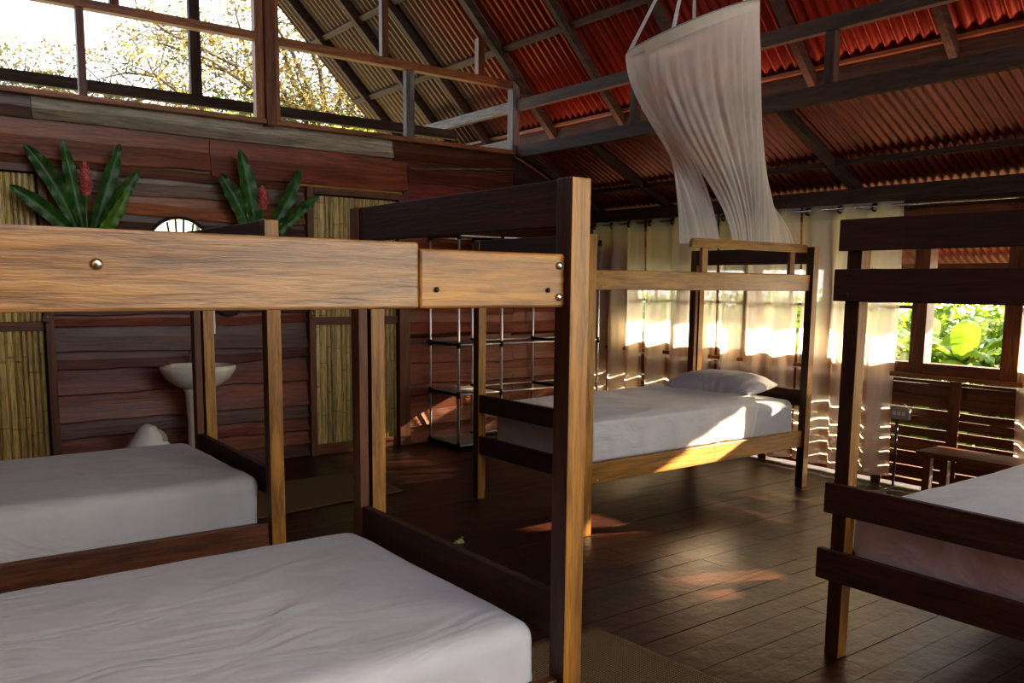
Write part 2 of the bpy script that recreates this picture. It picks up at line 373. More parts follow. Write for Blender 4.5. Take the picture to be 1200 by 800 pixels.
d = bamboo_door('door_1', 0.10, 1.03, 2.215, '', True, 3); struct(d, 'bamboo panelled door at left end of plank wall', 'door')
d = bamboo_door('door_2', 2.90, 3.80, 2.215, '', False, 5); struct(d, 'bamboo panelled door between sink and wire shelf', 'door')
tn = [0]
def trim(d, mat, label, bev=0.003, cat='trim'):
    tn[0] += 1
    if callable(d): bm = d()
    else: bm = bmesh.new(); bx(bm, *d)
    o = obj('trim_%d' % tn[0], bm, mat, None, bev=bev); struct(o, label, cat); return o
trim((3.802, 3.86, WY-0.055, WY, 0, 2.245), G['midz'], 'reddish door post right of the bamboo door')
trim((2.85, 3.80, WY-0.045, WY-0.0, 2.218, 2.238), G['goldx'], 'thin golden strip above the right bamboo door')

# ------------------------------------------------------------------ gable window timbers
w1 = empty('window_1', (2.6, WY-0.02, 2.68)); struct(w1, 'large unglazed gable window above the plank wall', 'window')
def wpart(name, x0, x1, z0, z1, mat, y0=-0.045, y1=0.035): return box(name, (x0-2.6, x1-2.6, y0, y1, z0-2.68, z1-2.68), mat, w1)
wpart('sill', -1.0, 5.02, 2.668, 2.705, G['railx'], -0.06, 0.03)
wpart('rail', -1.0, 2.52, 3.285, 3.345, G['railx']); wpart('rail', 2.66, 5.02, 3.27, 3.335, G['railx'])
wpart('post', 2.575, 2.655, 2.655, 5.65, G['midz'], -0.075, 0.03)
wpart('jamb', 2.505, 2.572, 2.706, 5.7, G['railz'], -0.04, 0.03); wpart('jamb', 2.658, 2.70, 2.706, 5.5, G['railz'], -0.03, 0.03)
wpart('mullion', 1.265, 1.315, 2.706, 3.284, G['midz'], -0.04, 0.02)
wpart('mullion', 1.485, 1.545, 3.346, 5.9, G['midz'], -0.04, 0.02)
wpart('mullion', 3.60, 3.66, 3.336, 4.55, G['midz'], -0.04, 0.02)
wpart('mullion', 4.58, 4.65, 3.336, 3.66, G['midz'], -0.04, 0.02)
wpart('mullion', 3.83, 3.91, 2.706, 3.269, G['greyz'], -0.04, 0.02)
wpart('end_post', 4.965, 5.045, 2.66, 3.32, G['greyz'], -0.055, 0.03)
# outer frame of the veranda gable beyond
trim((-1.0, 5.0, 7.60, 7.66, 2.93, 3.02), G['beamx'], 'dark horizontal beam outside the gable window')
trim((2.32, 2.41, 7.60, 7.66, 3.021, 5.95), G['beamz'], 'dark upright post outside the gable window')
trim((2.9, 2.98, 7.60, 7.66, 2.4, 2.929), G['beamz'], 'short dark strut below the outside beam')

# ------------------------------------------------------------------ roof
def corr(x0, z0, x1, z1, y0, y1, p=0.085, amp=0.013):
    bm = bmesh.new(); n = int((y1-y0)/p*8); rows = []
    L = math.hypot(x1-x0, z1-z0); nx, nzv = -(z1-z0)/L, (x1-x0)/L
    if nzv < 0: nx, nzv = -nx, -nzv
    K = 6
    for i in range(n+1):
        y = y0+(y1-y0)*i/n; a = amp*math.sin(2*PI*(y-y0)/p)
        rows.append([bm.verts.new((x0+(x1-x0)*k/K+nx*a, y, z0+(z1-z0)*k/K+nzv*a)) for k in range(K+1)])
    for A, B in zip(rows, rows[1:]):
        for k in range(K): bm.faces.new((A[k], B[k], B[k+1], A[k+1]))
    return bm
RO = 0.10*1.414   # vertical offset of sheet above rafter soffit
o = obj('ceiling', corr(1.0, 7.32+RO, 5.53, 2.79+RO, -3.1, 9.62), G['roof'], smooth=True); struct(o, 'steep red corrugated metal roof slope', 'roof')
o2 = obj('ceiling_left_slope', corr(1.0, 7.32+RO, -3.6, 2.72+RO, -3.1, 9.62), G['roof'], smooth=True); struct(o2, 'far side of the corrugated metal roof', 'roof')
o3 = obj('ceiling_lower', corr(5.07, 2.70+0.032, 7.36, 2.70-0.466*2.33+0.032, -3.1, 8.4, 0.062, 0.009), G['roof2'], smooth=True); struct(o3, 'shallow corrugated metal roof over the curtained side', 'roof')
for y in (-2.1, -1.15, -0.2, 0.75, 1.75, 2.74, 3.73, 4.69, 5.65, 6.60, 7.65, 8.32, 9.2):
    w = 0.075 if abs(y-6.6) < 0.01 else 0.055
    def f(y=y, w=w):
        bm = bmesh.new(); h = 0.075; off = h/2
        bar(bm, (5.46+off*0.707, y, 2.86+off*0.707), (1.0+off*0.707, y, 7.32+off*0.707), w, h, (0.707, 0, 0.707)); return bm
    trim(f, G['beamx'], 'sloping timber rafter under the steep red roof', cat='rafter')
    if y < 8 :
        def f2(y=y, w=w):
            bm = bmesh.new(); h = 0.075; off = h/2
            bar(bm, (-3.5-off*0.707, y, 2.82+off*0.707), (1.0-off*0.707, y, 7.32+off*0.707), w, h, (-0.707, 0, 0.707)); return bm
        trim(f2, G['beamx'], 'sloping timber rafter under the far roof slope', cat='rafter')
trim((0.95, 1.05, -3, 9.5, 7.35, 7.45), G['beamy'], 'ridge timber at the top of the roof', cat='ridge')
for x in (4.81, 4.25, 3.35, 2.5, 1.7):
    z = 8.32-x+0.045*1.414
    def f(x=x, z=z):
        bm = bmesh.new(); bar(bm, (x+0.02, -3, z+0.015), (x+0.02, 9.55, z+0.015), 0.06, 0.04, (0.707, 0, 0.707)); return bm
    trim(f, G['beamy'], 'thin purlin across the rafters under the steep roof', cat='purlin')
trim((5.0, 5.06, -3, 6.58, 3.07, 3.165), G['beamy'], 'upper horizontal beam along the roof edge', cat='beam')
trim((5.0, 5.06, -3, 6.58, 2.635, 2.745), G['beamy'], 'lower horizontal beam along the roof edge', cat='beam')
trim((5.0, 5.06, 6.72, 8.3, 3.07, 3.165), G['greyy'], 'grey weathered beam running outside past the gable', cat='beam')
trim((5.0, 5.06, 6.72, 9.3, 2.735, 2.82), G['greyy'], 'lower grey beam running outside past the gable', cat='beam')
for y in (5.05, 3.30, 1.62, 0.0, -1.6):
    trim((5.0, 5.06, y-0.035, y+0.035, 2.746, 3.069), G['beamz'], 'short upright between the two roof edge beams', cat='post')
trim((5.47, 5.495, -3, 8.2, 2.57, 2.985), G['beamy'], 'wide dark board closing the gap between the roofs', cat='board')
trim((5.425, 5.468, -3, 8.2, 2.965, 2.993), G['raily'], 'thin reddish batten on top of the wide dark board', cat='batten')
for y in (-1.9, 0.0, 1.85, 3.72, 5.65, 6.58):
    def f(y=y):
        bm = bmesh.new(); bar(bm, (5.07, y, 2.70-0.466*0.04-0.005), (7.3, y, 2.70-0.466*2.27-0.005), 0.06, 0.06); return bm
    trim(f, G['beamx'], 'sloping rafter under the shallow lower roof', cat='rafter')
trim((5.73, 5.78, -3, 6.6, 2.335, 2.372), G['beamy'], 'purlin across the shallow lower roof', cat='purlin')
trim((6.04, 6.14, -3, 6.66, 2.08, 2.20), G['beamy'], 'dark wall plate above the curtains', cat='beam')
trim((7.2, 7.24, -3, 8.3, 1.62, 1.66), G['beamy'], 'eave purlin outside the windows', cat='purlin')
# thin pale cable on the back wall
def f():
    bm = bmesh.new(); tube(bm, [(3.87, WY-0.055, 2.44), (4.98, WY-0.055, 2.535)], 0.006, 6); return bm
trim(f, G['greyx'], 'thin pale strip along the top of the back wall', 0)

# ------------------------------------------------------------------ right wall: gapped planks below windows
WX = 6.05
bm = bmesh.new(); cols = []; random.seed(21)
z = 0.0
heights = []
while z < 0.79:
    h = random.uniform(0.055, 0.10); g = random.choice([0.002, 0.002, 0.006, 0.013, 0.017])
    heights.append((z+(0.022 if z == 0 else 0), min(z+h, 0.80))); z += h+g
for (a, b_) in heights:
    y = -3.0
    while y < 6.66:
        l = random.uniform(1.0, 2.4); ye = min(y+l, 6.66)
        n = max(2, int((ye-y)/0.12)); ph = random.uniform(0, 50); rows = []
        for i in range(n+1):
            yy = y+(ye-y)*i/n; e0 = 0.005*nz(yy*3, ph); e1 = 0.005*nz(yy*3, ph+7)
            rows.append([bm.verts.new((WX, yy, a+e0)), bm.verts.new((WX, yy, b_+e1)), bm.verts.new((WX+0.02, yy, b_+e1)), bm.verts.new((WX+0.02, yy, a+e0))])
        t = random.uniform(0.7, 1.3); c = (0.24*t, 0.085*t, 0.035*t)
        for A, B in zip(rows, rows[1:]):
            for k in range(4): bm.faces.new((A[k], A[(k+1) % 4], B[(k+1) % 4], B[k])); cols.append(c)
        y = ye
G['wallplanky'] = wood('side_wall_plank', (0.42, 0.36, 0.33), (1, 1, 1), 'y', 0.45, 0.2, attr=True)
wr = obj('wall_right', bm, G['wallplanky']); colattr(wr.data, cols); struct(wr, 'side wall of gapped horizontal planks letting light through', 'wall')
bm = bmesh.new(); bx(bm, WX, WX+0.06, -3, 6.66, 2.02, 2.079); obj('upper_wall_board', bm, G['darky'], wr)
bm = bmesh.new(); bx(bm, WX, WX+0.02, -3, -0.5, 0.8, 2.018); obj('upper_wall_board', bm, G['darky'], wr)
trim((WX-0.06, WX+0.05, -0.5, 6.6, 0.815, 0.845), G['raily'], 'window sill ledge above the gapped planks', cat='sill')
trim((WX-0.03, WX-0.001, -0.5, 6.6, 0.62, 0.69), G['midy'], 'horizontal rail on the gapped plank wall', cat='rail')
trim((WX-0.03, WX-0.001, -0.5, 6.6, 0.17, 0.23), G['midy'], 'low horizontal rail on the gapped plank wall', cat='rail')
for y in (2.05, 2.83, 3.37, 4.4, 5.4, 6.3):
    trim((WX-0.05, WX-0.031, y-0.04, y+0.04, 0.0, 0.81), G['midz'], 'upright stud on the gapped plank wall', cat='post')
wn = [1]
def casement(y0, y1, label, muntins=0, depth=0.055, glass=True):
    wn[0] += 1; yc = (y0+y1)/2; w = empty('window_%d' % wn[0], (WX+0.02, yc, 0.847)); struct(w, label, 'window'); h = (y1-y0)/2; H = 2.018-0.847
    fr = 0.055
    for nm, d in (('jamb', (-depth, depth, -h, -h+fr, 0, H)), ('jamb', (-depth, depth, h-fr, h, 0, H)), ('frame_bottom', (-depth, depth, -h+fr, h-fr, 0, 0.075)), ('frame_top', (-depth, depth, -h+fr, h-fr, H-0.05, H))):
        box(nm, d, G['midz'] if nm == 'jamb' else G['midy'], w)
    if muntins:
        for k in range(1, muntins+1):
            yy = -h+2*h*k/(muntins+1); box('muntin', (-0.01, 0.01, yy-0.012, yy+0.012, 0.075, H-0.05), G['midz'], w, 0.001)
        for zz in (0.47,): box('muntin', (-0.012, 0.012, -h+fr, h-fr, zz-0.012, zz+0.012), G['midy'], w, 0.001)
    if glass: box('pane', (-0.002, 0.002, -h+fr, h-fr, 0.075, H-0.05), G['glass'], w, 0)
    return w
casement(2.50, 3.13, 'dark framed window open to banana leaves at right')
casement(3.13, 3.86, 'window with thin muntins beside curtain edge', 2)
casement(3.86, 4.62, 'window behind the sheer curtain beyond the pillow', 1)
casement(4.62, 5.38, 'window behind the sheer curtain left of the pillow', 1)
casement(5.38, 6.10, 'farthest window behind the sheer curtain', 1)
casement(1.75, 2.50, 'window behind the curtain at the right edge', 1)
casement(0.6, 1.75, 'window outside the right edge of the view', 1)
trim((WX, WX+0.06, 6.10, 6.66, 0.8, 1.78), G['midz'], 'corner boards beside the farthest window')
trim((WX, WX+0.06, -0.5, 0.6, 0.8, 1.78), G['midz'], 'boards beyond the right hand windows')

# left and rear shell
lw = box('wall_left', (-3.1, -3.0, -3, 6.67, 0, 2.8), G['midy'], bev=0); struct(lw, 'plank wall on the left side behind view', 'wall')
rw = box('wall_rear', (1.5, 6.05, -3.1, -3.0, 0, 0.85), G['midx'], bev=0); struct(rw, 'low wall under open rear side', 'wall')
rw = box('wall_rear_light_block', (-3.0, 1.499, -3.1, -3.0, 0, 2.62), G['midx'], bev=0); struct(rw, 'unseen closed wall added at the rear left to cut light', 'wall')  # unseen wall added to keep rear light off the left faces of the posts
for x in (2.2, 3.6, 5.0):
    trim((x-0.04, x+0.04, -3.09, -3.01, 0.85, 2.62), G['midz'], 'post on the open rear side', cat='post')
trim((-3.0, 5.1, -3.1, -3.0, 2.62, 2.74), G['midx'], 'beam over the open rear side', cat='beam')

# ------------------------------------------------------------------ beds
# local frame: origin at floor under the (-x,-y) outer post corner; length L along +x, width W along +y
def bolt(parent, x, y, z, mat='brass', r=0.008):
    bm = bmesh.new(); bmesh.ops.create_uvsphere(bm, u_segments=12, v_segments=8, radius=r, matrix=Matrix.Translation((x, y, z)) @ Matrix.Diagonal((1, 0.6, 1, 1)))
    return obj('bolt', bm, G[mat], parent, True)
def make_bed(name, loc, rz, L, W, zl=0.69, ztop=1.712, pal='mid', sides='gold', endstyle='between', double=True, zs=(1.395, 1.525), zlow=(0.30, 0.42), far=None):
    r = empty(name, loc, rz)
    px_, py_ = 0.062, 0.060
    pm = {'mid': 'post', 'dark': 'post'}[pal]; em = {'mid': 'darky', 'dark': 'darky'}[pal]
    for sx in (0, 1):
        for sy in (0, 1):
            x0 = 0 if sx == 0 else L-px_; y0 = 0 if sy == 0 else W-py_
            if double and sx == 1 and sy == 1:
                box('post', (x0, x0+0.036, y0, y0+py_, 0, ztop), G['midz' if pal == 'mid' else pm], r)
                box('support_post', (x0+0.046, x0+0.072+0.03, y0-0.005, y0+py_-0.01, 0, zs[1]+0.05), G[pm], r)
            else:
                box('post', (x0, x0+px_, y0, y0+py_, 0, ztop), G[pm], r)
    t = 0.03
    zr = [(ztop-0.118, ztop-0.002), (1.40, 1.52), (zl-0.118, zl), (0.315, 0.435)]
    for sx in (0, 1):
        for k, (a, b_) in enumerate(zr):
            if endstyle == 'lapped' and sx == 0:
                e = (0.0, 0.012, 0.0, 0.02)[k]
                box('end_rail', (-t, 0, -0.03, W+0.02+e, a, b_), G['darky'], r)
            else:
                x0 = 0.004 if sx == 0 else L-px_+0.006
                if k in (1, 3) and sx == 1: continue
                box('end_rail', (x0, x0+t, py_, W-py_, a, b_), G[em], r)
    for sy in (0, 1):
        y0 = 0.022 if sy == 0 else W-py_+0.008
        m_up = G['worn'] if (sides == 'worn' and sy == 0) else G[('gold' if sides in ('gold', 'worn') else 'dark')+'x']
        m_lo = G[('gold' if sides == 'gold' else 'mid' if sides == 'worn' else 'dark')+'x']
        if sides == 'worn' and sy == 0:
            xs = L-0.48; box('side_rail', (px_, xs, y0, y0+0.034, zs[0], zs[1]+0.014), m_up, r, 0.006); box('side_rail_end', (xs+0.001, L-px_, y0, y0+0.034, zs[0], zs[1]+0.001), G['goldx'], r, 0.006)
        else: box('side_rail', (px_, L-px_, y0, y0+0.034, zs[0], zs[1]), m_up, r, 0.006)
        box('side_rail', (px_, L-px_, y0, y0+0.034, zlow[0], zlow[1]), m_lo, r, 0.004)
    # deck slats of both levels
    for zz in (zs[0]+0.03, 0.335):
        n = 13
        for i in range(n):
            x = px_+0.05+(L-2*px_-0.16)*i/(n-1)
            box('slat', (x, x+0.07, 0.056, W-0.056, zz, zz+0.018), G['goldy'], r, 0.002)
    return r
B1 = make_bed('bunk_bed', (1.388-2.15, 1.60, 0), 0.0, 2.212, 1.20, 0.642, 1.712, sides='worn')
for (x, z, m_) in ((0, 0, 0),): pass
tag(B1, 'wooden bunk bed frame in the foreground with wide worn side board at eye level', 'bunk bed', 'wooden bunk bed frames')
for x, z, m_, rr in ((2.13, 1.497, 'steel', 0.009), (2.13, 1.42, 'steel', 0.009), (1.085, 1.478, 'brass', 0.010), (1.775, 1.437, 'black', 0.006), (2.095, 1.437, 'black', 0.006)):
    bolt(B1, x, 0.019, z, m_, rr)
B2 = make_bed('bunk_bed', (1.316-2.15*math.cos(0.02)+0.0, 3.45+2.15*math.sin(0.02), 0), -0.02, 2.222, 1.13, 0.652, 1.705, sides='worn')
tag(B2, 'wooden bunk bed frame behind the foreground one, by the sink', 'bunk bed', 'wooden bunk bed frames')
B3 = make_bed('bunk_bed', (3.228, 3.57, 0), 0.0, 2.195, 1.13, 0.715, 1.735, sides='gold', zs=(1.425, 1.54))
tag(B3, 'golden side railed wooden bunk bed under the hanging mosquito net', 'bunk bed', 'wooden bunk bed frames')
B4 = make_bed('bunk_bed', (2.96, 1.80-1.10, 0), 0.0, 2.15, 1.13, 0.70, 1.705, pal='dark', sides='dark', endstyle='lapped', double=False)
tag(B4, 'dark bunk bed at the right edge with doubled end boards', 'bunk bed', 'wooden bunk bed frames')
for z in (1.50, 1.425): bolt(B4, -0.034, 1.10, z, 'black', 0.007)
# guard rail on bed 3
def guard():
    n = 24; x0, x1, z0, z1 = 0.915, 2.145, 1.695, 1.752; R = 0.035
    prof = []
    for i in range(9): a = PI/2+PI/2*i/8; prof.append((x0+R+R*math.cos(a), z1-R+R*math.sin(a)))
    prof += [(x0, z0), (x1, z0)]
    for i in range(9): a = PI/2*i/8; prof.append((x1-R+R*math.cos(a), z1-R+R*math.sin(a)))
    bm = bmesh.new(); A = [bm.verts.new((x, 0.058, z)) for x, z in prof]; B = [bm.verts.new((x, 0.082, z)) for x, z in prof]
    bm.faces.new(A); bm.faces.new(list(reversed(B)))
    for i in range(len(A)): j = (i+1) % len(A); bm.faces.new((A[i], B[i], B[j], A[j]))
    return bm
g = obj('guard_rail', guard(), G['goldx'], B3)
for x in (1.045, 1.975): box('guard_upright', (x, x+0.055, 0.083, 0.108, 1.43, 1.74), G['goldz'], g)
for x, z in ((0.12, 1.52), (0.12, 1.445), (1.06, 1.52)): bolt(B3, x, 0.019, z, 'steel', 0.005)
for x, z in ((0.12, 0.40), (0.12, 0.32)): bolt(B3, x, 0.019, z, 'steel', 0.005)

# ------------------------------------------------------------------ mattresses
def mattress(name, x0, x1, y0, y1, z0, z1, label, seed, group, rad=0.055, wr=0.006, crown=0.012):
    cx, cy, cz = (x0+x1)/2, (y0+y1)/2, z0
    hx, hy, hz = (x1-x0)/2, (y1-y0)/2, (z1-z0)/2
    bm = bmesh.new(); bmesh.ops.create_cube(bm, size=2.0)
    bmesh.ops.subdivide_edges(bm, edges=bm.edges[:], cuts=44, use_grid_fill=True)
    for v in bm.verts:
        q = [0.55*c+0.45*math.sin(c*PI/2) for c in v.co]
        p = Vector((q[0]*hx, q[1]*hy, q[2]*hz))
        r = min(rad, hz*0.98); inn = Vector((max(-hx+r, min(hx-r, p.x)), max(-hy+r, min(hy-r, p.y)), max(-hz+r, min(hz-r, p.z))))
        d = p-inn
        if d.length > 1e-6:
            # project box surface to rounded box
            nrm = d.normalized(); p = inn+nrm*r
        else: nrm = Vector((0, 0, 1))
        w = wr*(nz(p.x*3+seed, p.y*6, p.z*5)+0.6*abs(nz(p.x*7+seed, p.y*5+p.x*4, p.z*6)))
        side = 1-abs(nrm.z)
        w += side*wr*0.9*nz(p.x*9+seed+5, p.y*9, p.z*1.5)
        p = p+nrm*w
        if nrm.z > 0.1: p.z += crown*(1-(p.x/hx)**2)*(1-(p.y/hy)**2)
        v.co = p+Vector((0, 0, hz))
    o = obj(name, bm, G['sheet'], None, True); o.location = (cx, cy, cz)
    tag(o, label, 'mattress', group); return o
mattress('mattress', 1.394-2.05, 1.362, 1.665, 2.735, 0.356, 0.572, 'white sheeted mattress in the foreground at the bottom of the photo', 1, 'white mattresses')
mattress('mattress', 1.316-2.02, 1.31, 3.525, 4.53, 0.356, 0.62, 'white sheeted mattress on the bunk before the sink', 11, 'white mattresses')
mattress('mattress', 3.345, 5.32, 3.635, 4.62, 0.356, 0.645, 'white mattress with a grey pillow on it, under the mosquito net', 21, 'white mattresses')
mattress('mattress', 3.04, 4.98, 0.78, 1.80, 0.356, 0.60, 'white mattress in the dark bunk at the right edge', 31, 'white mattresses')
# loose sheet on bed 3
def sheetfn(u, v):
    x = 3.34+u*(1.42+0.16*math.sin(v*2.2+0.4)); s = v*(0.98+0.24)
    wv = 0.006*nz(x*6, v*7, 3)+0.008*abs(nz(x*3+v*5, v*4, 8))
    edge = max(0, (u-0.86)/0.14); wv += 0.030*edge*(0.6+0.8*abs(nz(v*9, 4, x*2)))
    if s < 0.24: y = 3.626-0.004*math.sin(x*22); z = 0.425+s*0.92; y -= 0.006*abs(nz(x*8, s*6, 2))+0.004*edge
    elif s < 0.30: a = (s-0.24)/0.06*PI/2; y = 3.626+0.03*(1-math.cos(a)); z = 0.425+0.221+0.012*math.sin(a)
    else: y = 3.656+(s-0.30)*1.0; z = 0.662+wv+0.012*(1-((x-4.33)/1.0)**2)
    return (x, min(y, 4.6), z)
o = obj('bed_sheet', grid(sheetfn, 90, 90), G['sheet2'], None, True); tag(o, 'loose pale flat sheet rumpled back over the mattress beside the pillow', 'sheet')
sd = o.modifiers.new('thick', 'SOLIDIFY'); sd.thickness = 0.004; sd.offset = 1
# pillow
def pillow():
    bm = bmesh.new(); n = 30
    def P(u, v, s):
        a = (1-abs(u)**3.2)*(1-abs(v)**3.2); h = 0.105*max(a, 0)**0.45
        pin = 1-0.09*(1-abs(v)**2)*abs(u)**4
        pin2 = 1-0.10*(1-abs(u)**2)*abs(v)**4
        z = s*h+0.006*nz(u*4, v*4, s)*(1 if a > 0.02 else 0)
        if s < 0: z *= 0.45
        return Vector((u*0.21*pin2, v*0.36*pin, z))
    T = {}
    for s in (1, -1):
        for i in range(n+1):
            for j in range(n+1):
                u = math.sin((i/n*2-1)*PI/2); v = math.sin((j/n*2-1)*PI/2)
                if s < 0 and (i in (0, n) or j in (0, n)): T[s, i, j] = T[1, i, j]
                else: T[s, i, j] = bm.verts.new(P(u, v, s))
        for i in range(n):
            for j in range(n):
                q = (T[s, i, j], T[s, i+1, j], T[s, i+1, j+1], T[s, i, j+1]); bm.faces.new(q if s > 0 else q[::-1])
    return bm
o = obj('pillow', pillow(), G['pillow'], None, True); o.location = (5.07, 4.12, 0.715); o.rotation_euler = (0, -0.10, 0.12); tag(o, 'grey pillow lying at the head of the mattress under the net', 'pillow')

# ------------------------------------------------------------------ curtains
rod = empty('curtain_rod', (5.95, 2, 2.045)); tag(rod, 'thin metal curtain rod along the windowed wall', 'curtain rod')
bm = bmesh.new(); tube(bm, [(0, -2.4+0.0, -0.01), (0, 1.35, 0), (0, 4.6, 0.0)], 0.009, 10); obj('pole', bm, G['steel'], rod, True)
for y in (1.24, 4.55, -1.0):
    bm = bmesh.new(); tube(bm, [(0, y, -0.012), (0.04, y, -0.03), (0.098, y, -0.03)], 0.006, 8); obj('bracket', bm, G['black'], rod, True)
def curtain(y0, y1, label, seed, zb=0.06, folds=6, flare=0.0, pinch=0.0):
    random.seed(seed); ph = random.uniform(0, 9)
    def fn(u, v):
        z = 2.075-(2.075-zb)*v
        y = y0+(y1-y0)*u
        a = 0.020+0.028*min(1, v*3)
        x = 5.95+a*math.sin(2*PI*folds*u+PI/2)+0.05*min(1, v*2)*nz(u*folds*1.7, v*1.5, seed)+0.014*min(1, v*3)*nz(u*22, v*2, seed)
        y += (0.025*nz(u*5, v*2, seed+4)+flare*(u-0.5)*v)*min(1, v*2)
        return (x, y, z+0.006*nz(u*9, 0, seed)*(v > 0.98))
    c = empty('curtain', (0, 0, 0)); c.location = (5.95, (y0+y1)/2, zb); off = Vector(c.location)
    def f1(u, v): return Vector(fn(u, 0.055+v*0.945))-off
    def f0(u, v): return Vector(fn(u, v*0.055))-off
    obj('drape', grid(f1, folds*40, 40), G['curtain'], c, True)
    h = obj('header_band', grid(f0, folds*40, 3), G['band'], c, True)
    for k in range(folds):
        for s in (0.25, 0.75):
            if s == 0.75: continue
            u = (k+s)/folds; p = Vector(fn(u, 0.018))-off
            bm = bmesh.new(); pts = [(p.x-0.001, p.y+0.026*math.cos(a), p.z+0.026*math.sin(a)) for a in [2*PI*i/16 for i in range(16)]]
            tube(bm, pts, 0.0075, 6, closed=True); obj('grommet', bm, G['black'], c, True)
    tag(c, label, 'curtain', 'sheer cream curtains on the rod')
    return c
curtain(6.55, 5.83, 'sheer curtain in the far corner left of the net', 1, folds=3)
curtain(5.80, 4.95, 'sheer curtain behind the hanging end of the net', 2, folds=3)
curtain(4.93, 4.12, 'sheer curtain behind the pillow', 3, folds=3)
curtain(4.10, 3.27, 'sheer curtain hanging left of the uncovered window', 4, folds=3, flare=0.0)
curtain(2.44, 1.6, 'sheer curtain at the right edge of the photo', 5, zb=0.3, folds=3, flare=0.04)

# ------------------------------------------------------------------ mosquito net
RT = Vector((math.cos(0.6477), -math.sin(0.6477), 0)); FW = Vector((math.sin(0.6477), math.cos(0.6477), 0)); UP = Vector((0, 0, 1))
NC = Vector((4.27, 3.81, 3.055)); NR = 0.425
tilt = math.radians(21)
e1 = (RT*math.cos(tilt)+UP*math.sin(tilt)).normalized(); e2 = (FW*math.cos(0.10)+UP*math.sin(0.10)).normalized()
def hoop(a, r=NR): return NC+e1*(r*math.cos(a))+e2*(r*math.sin(a))
net = empty('mosquito_net', NC); tag(net, 'white mosquito net hanging from the rafters on a tilted hoop above the bunk', 'mosquito net')
bm = bmesh.new(); tube(bm, [hoop(2*PI*i/48)-NC for i in range(48)], 0.011, 8, closed=True); obj('hoop', bm, G['greypl'], net, True)
apex = Vector((4.16, 3.71, 3.64))
for a in (PI*0.93, PI*1.35, PI*0.42, 0.22, 1.75*PI):
    bm = bmesh.new(); p = hoop(a)-NC; q = apex-NC
    w = (q-p).cross(FW).normalized()*0.012
    vs = [bm.verts.new(x) for x in (p-w, p+w, q+w*0.6, q-w*0.6)]; bm.faces.new(vs)
    so = obj('strap', bm, G['strap'], net); sm = so.modifiers.new('t', 'SOLIDIFY'); sm.thickness = 0.003
bm = bmesh.new(); tube(bm, [apex-NC, Vector((4.16, 3.73, 4.18))-NC], 0.008, 6); obj('hanging_cord', bm, G['strap'], net)
def bez(p0, p1, p2, p3, t): return p0*(1-t)**3+p1*3*t*(1-t)**2+p2*3*t*t*(1-t)+p3*t**3
def netsheet(a0, a1, ends, pleats, seed, nu, amp=0.018, sag=0.25, cap=0.0):
    E0, E1, dn = ends
    def fn(u, v):
        a = a0+(a1-a0)*u; p0 = hoop(a, NR+0.012)
        q = E0.lerp(E1, u)
        p1 = p0-UP*dn[0]+(q-p0)*0.05; p2 = q+UP*dn[1]+(p0-q)*0.18
        p = bez(p0, p1, p2, q, v)
        rad = (p0-NC).normalized()
        am = amp*min(1, v*6)*(0.55+0.45*math.sin(v*PI))
        f = am*0.35*math.sin(u*pleats*2*PI+5*nz(u*5, v*1.5, seed))+am*1.5*nz(u*pleats*1.7, v*1.6, seed+3)+am*0.9*nz(u*pleats*0.55+v*1.5, v*1.2, seed+8)
        return p+rad*f-NC
    return fn
# main drape: swept to the far right of the bed
EA = Vector((5.10, 3.93, 1.80)); 
fA = netsheet(-PI*0.80, PI*0.62, (Vector((4.92, 3.93, 1.76)), Vector((5.70, 3.97, 1.77)), (0.55, 0.30)), 24, 2, 220, 0.014)
fB = netsheet(PI*0.62, PI*1.22, (Vector((4.44, 4.0, 1.74)), Vector((4.93, 4.04, 1.74)), (0.30, 0.40)), 5, 9, 90)
def band(fn): return lambda u, v: fn(u, v*0.035)
def rest(fn): return lambda u, v: fn(u, 0.035+v*0.965)
for fn, nu in ((fA, 420), (fB, 90)):
    obj('drape', grid(rest(fn), nu, 60), G['net'], net, True)
    obj('top_band', grid(band(fn), nu, 3), G['netband'], net, True)

# ------------------------------------------------------------------ sink, bin, mirrors
s = empty('pedestal_sink', (1.925, 6.38, 0)); tag(s, 'cream ceramic pedestal sink against the plank wall', 'sink')
bm = bmesh.new()
lathe(bm, [(0.10, 0.66), (0.17, 0.69), (0.235, 0.745), (0.268, 0.80), (0.272, 0.83), (0.262, 0.838), (0.235, 0.835), (0.215, 0.82), (0.18, 0.77), (0.10, 0.735), (0.02, 0.73)], 40, sy=0.8)
obj('basin', bm, G['ceramic'], s, True)
bm = bmesh.new(); lathe(bm, [(0.13, 0.0), (0.125, 0.04), (0.095, 0.12), (0.088, 0.4), (0.10, 0.62), (0.12, 0.70)], 28, sy=0.9); obj('pedestal', bm, G['ceramic'], s, True)
bm = bmesh.new(); bx(bm, -0.17, 0.17, 0.12, 0.245, 0.78, 0.845); obj('back_ledge', bm, G['ceramic'], s, bev=0.02)
bm = bmesh.new(); tube(bm, [(0, 0.18, 0.84), (0, 0.18, 0.93), (0, 0.13, 0.95), (0, 0.06, 0.93)], 0.013, 10); obj('tap', bm, G['steel'], s, True)
s = empty('waste_bin', (1.52, 6.25, 0)); tag(s, 'small white swing lid bin on the floor left of the sink', 'bin')
bm = bmesh.new(); lathe(bm, [(0.10, 0), (0.115, 0.02), (0.135, 0.27), (0.14, 0.28)], 28, sy=0.85); obj('body', bm, G['plastic'], s, True)
bm = bmesh.new(); lathe(bm, [(0.145, 0.275), (0.147, 0.30), (0.125, 0.37), (0.075, 0.43), (0.02, 0.452)], 28, sy=0.85)
for v in bm.verts:
    if v.co.z > 0.36: v.co.x *= 0.75
ld = obj('lid', bm, G['plastic'], s, True)
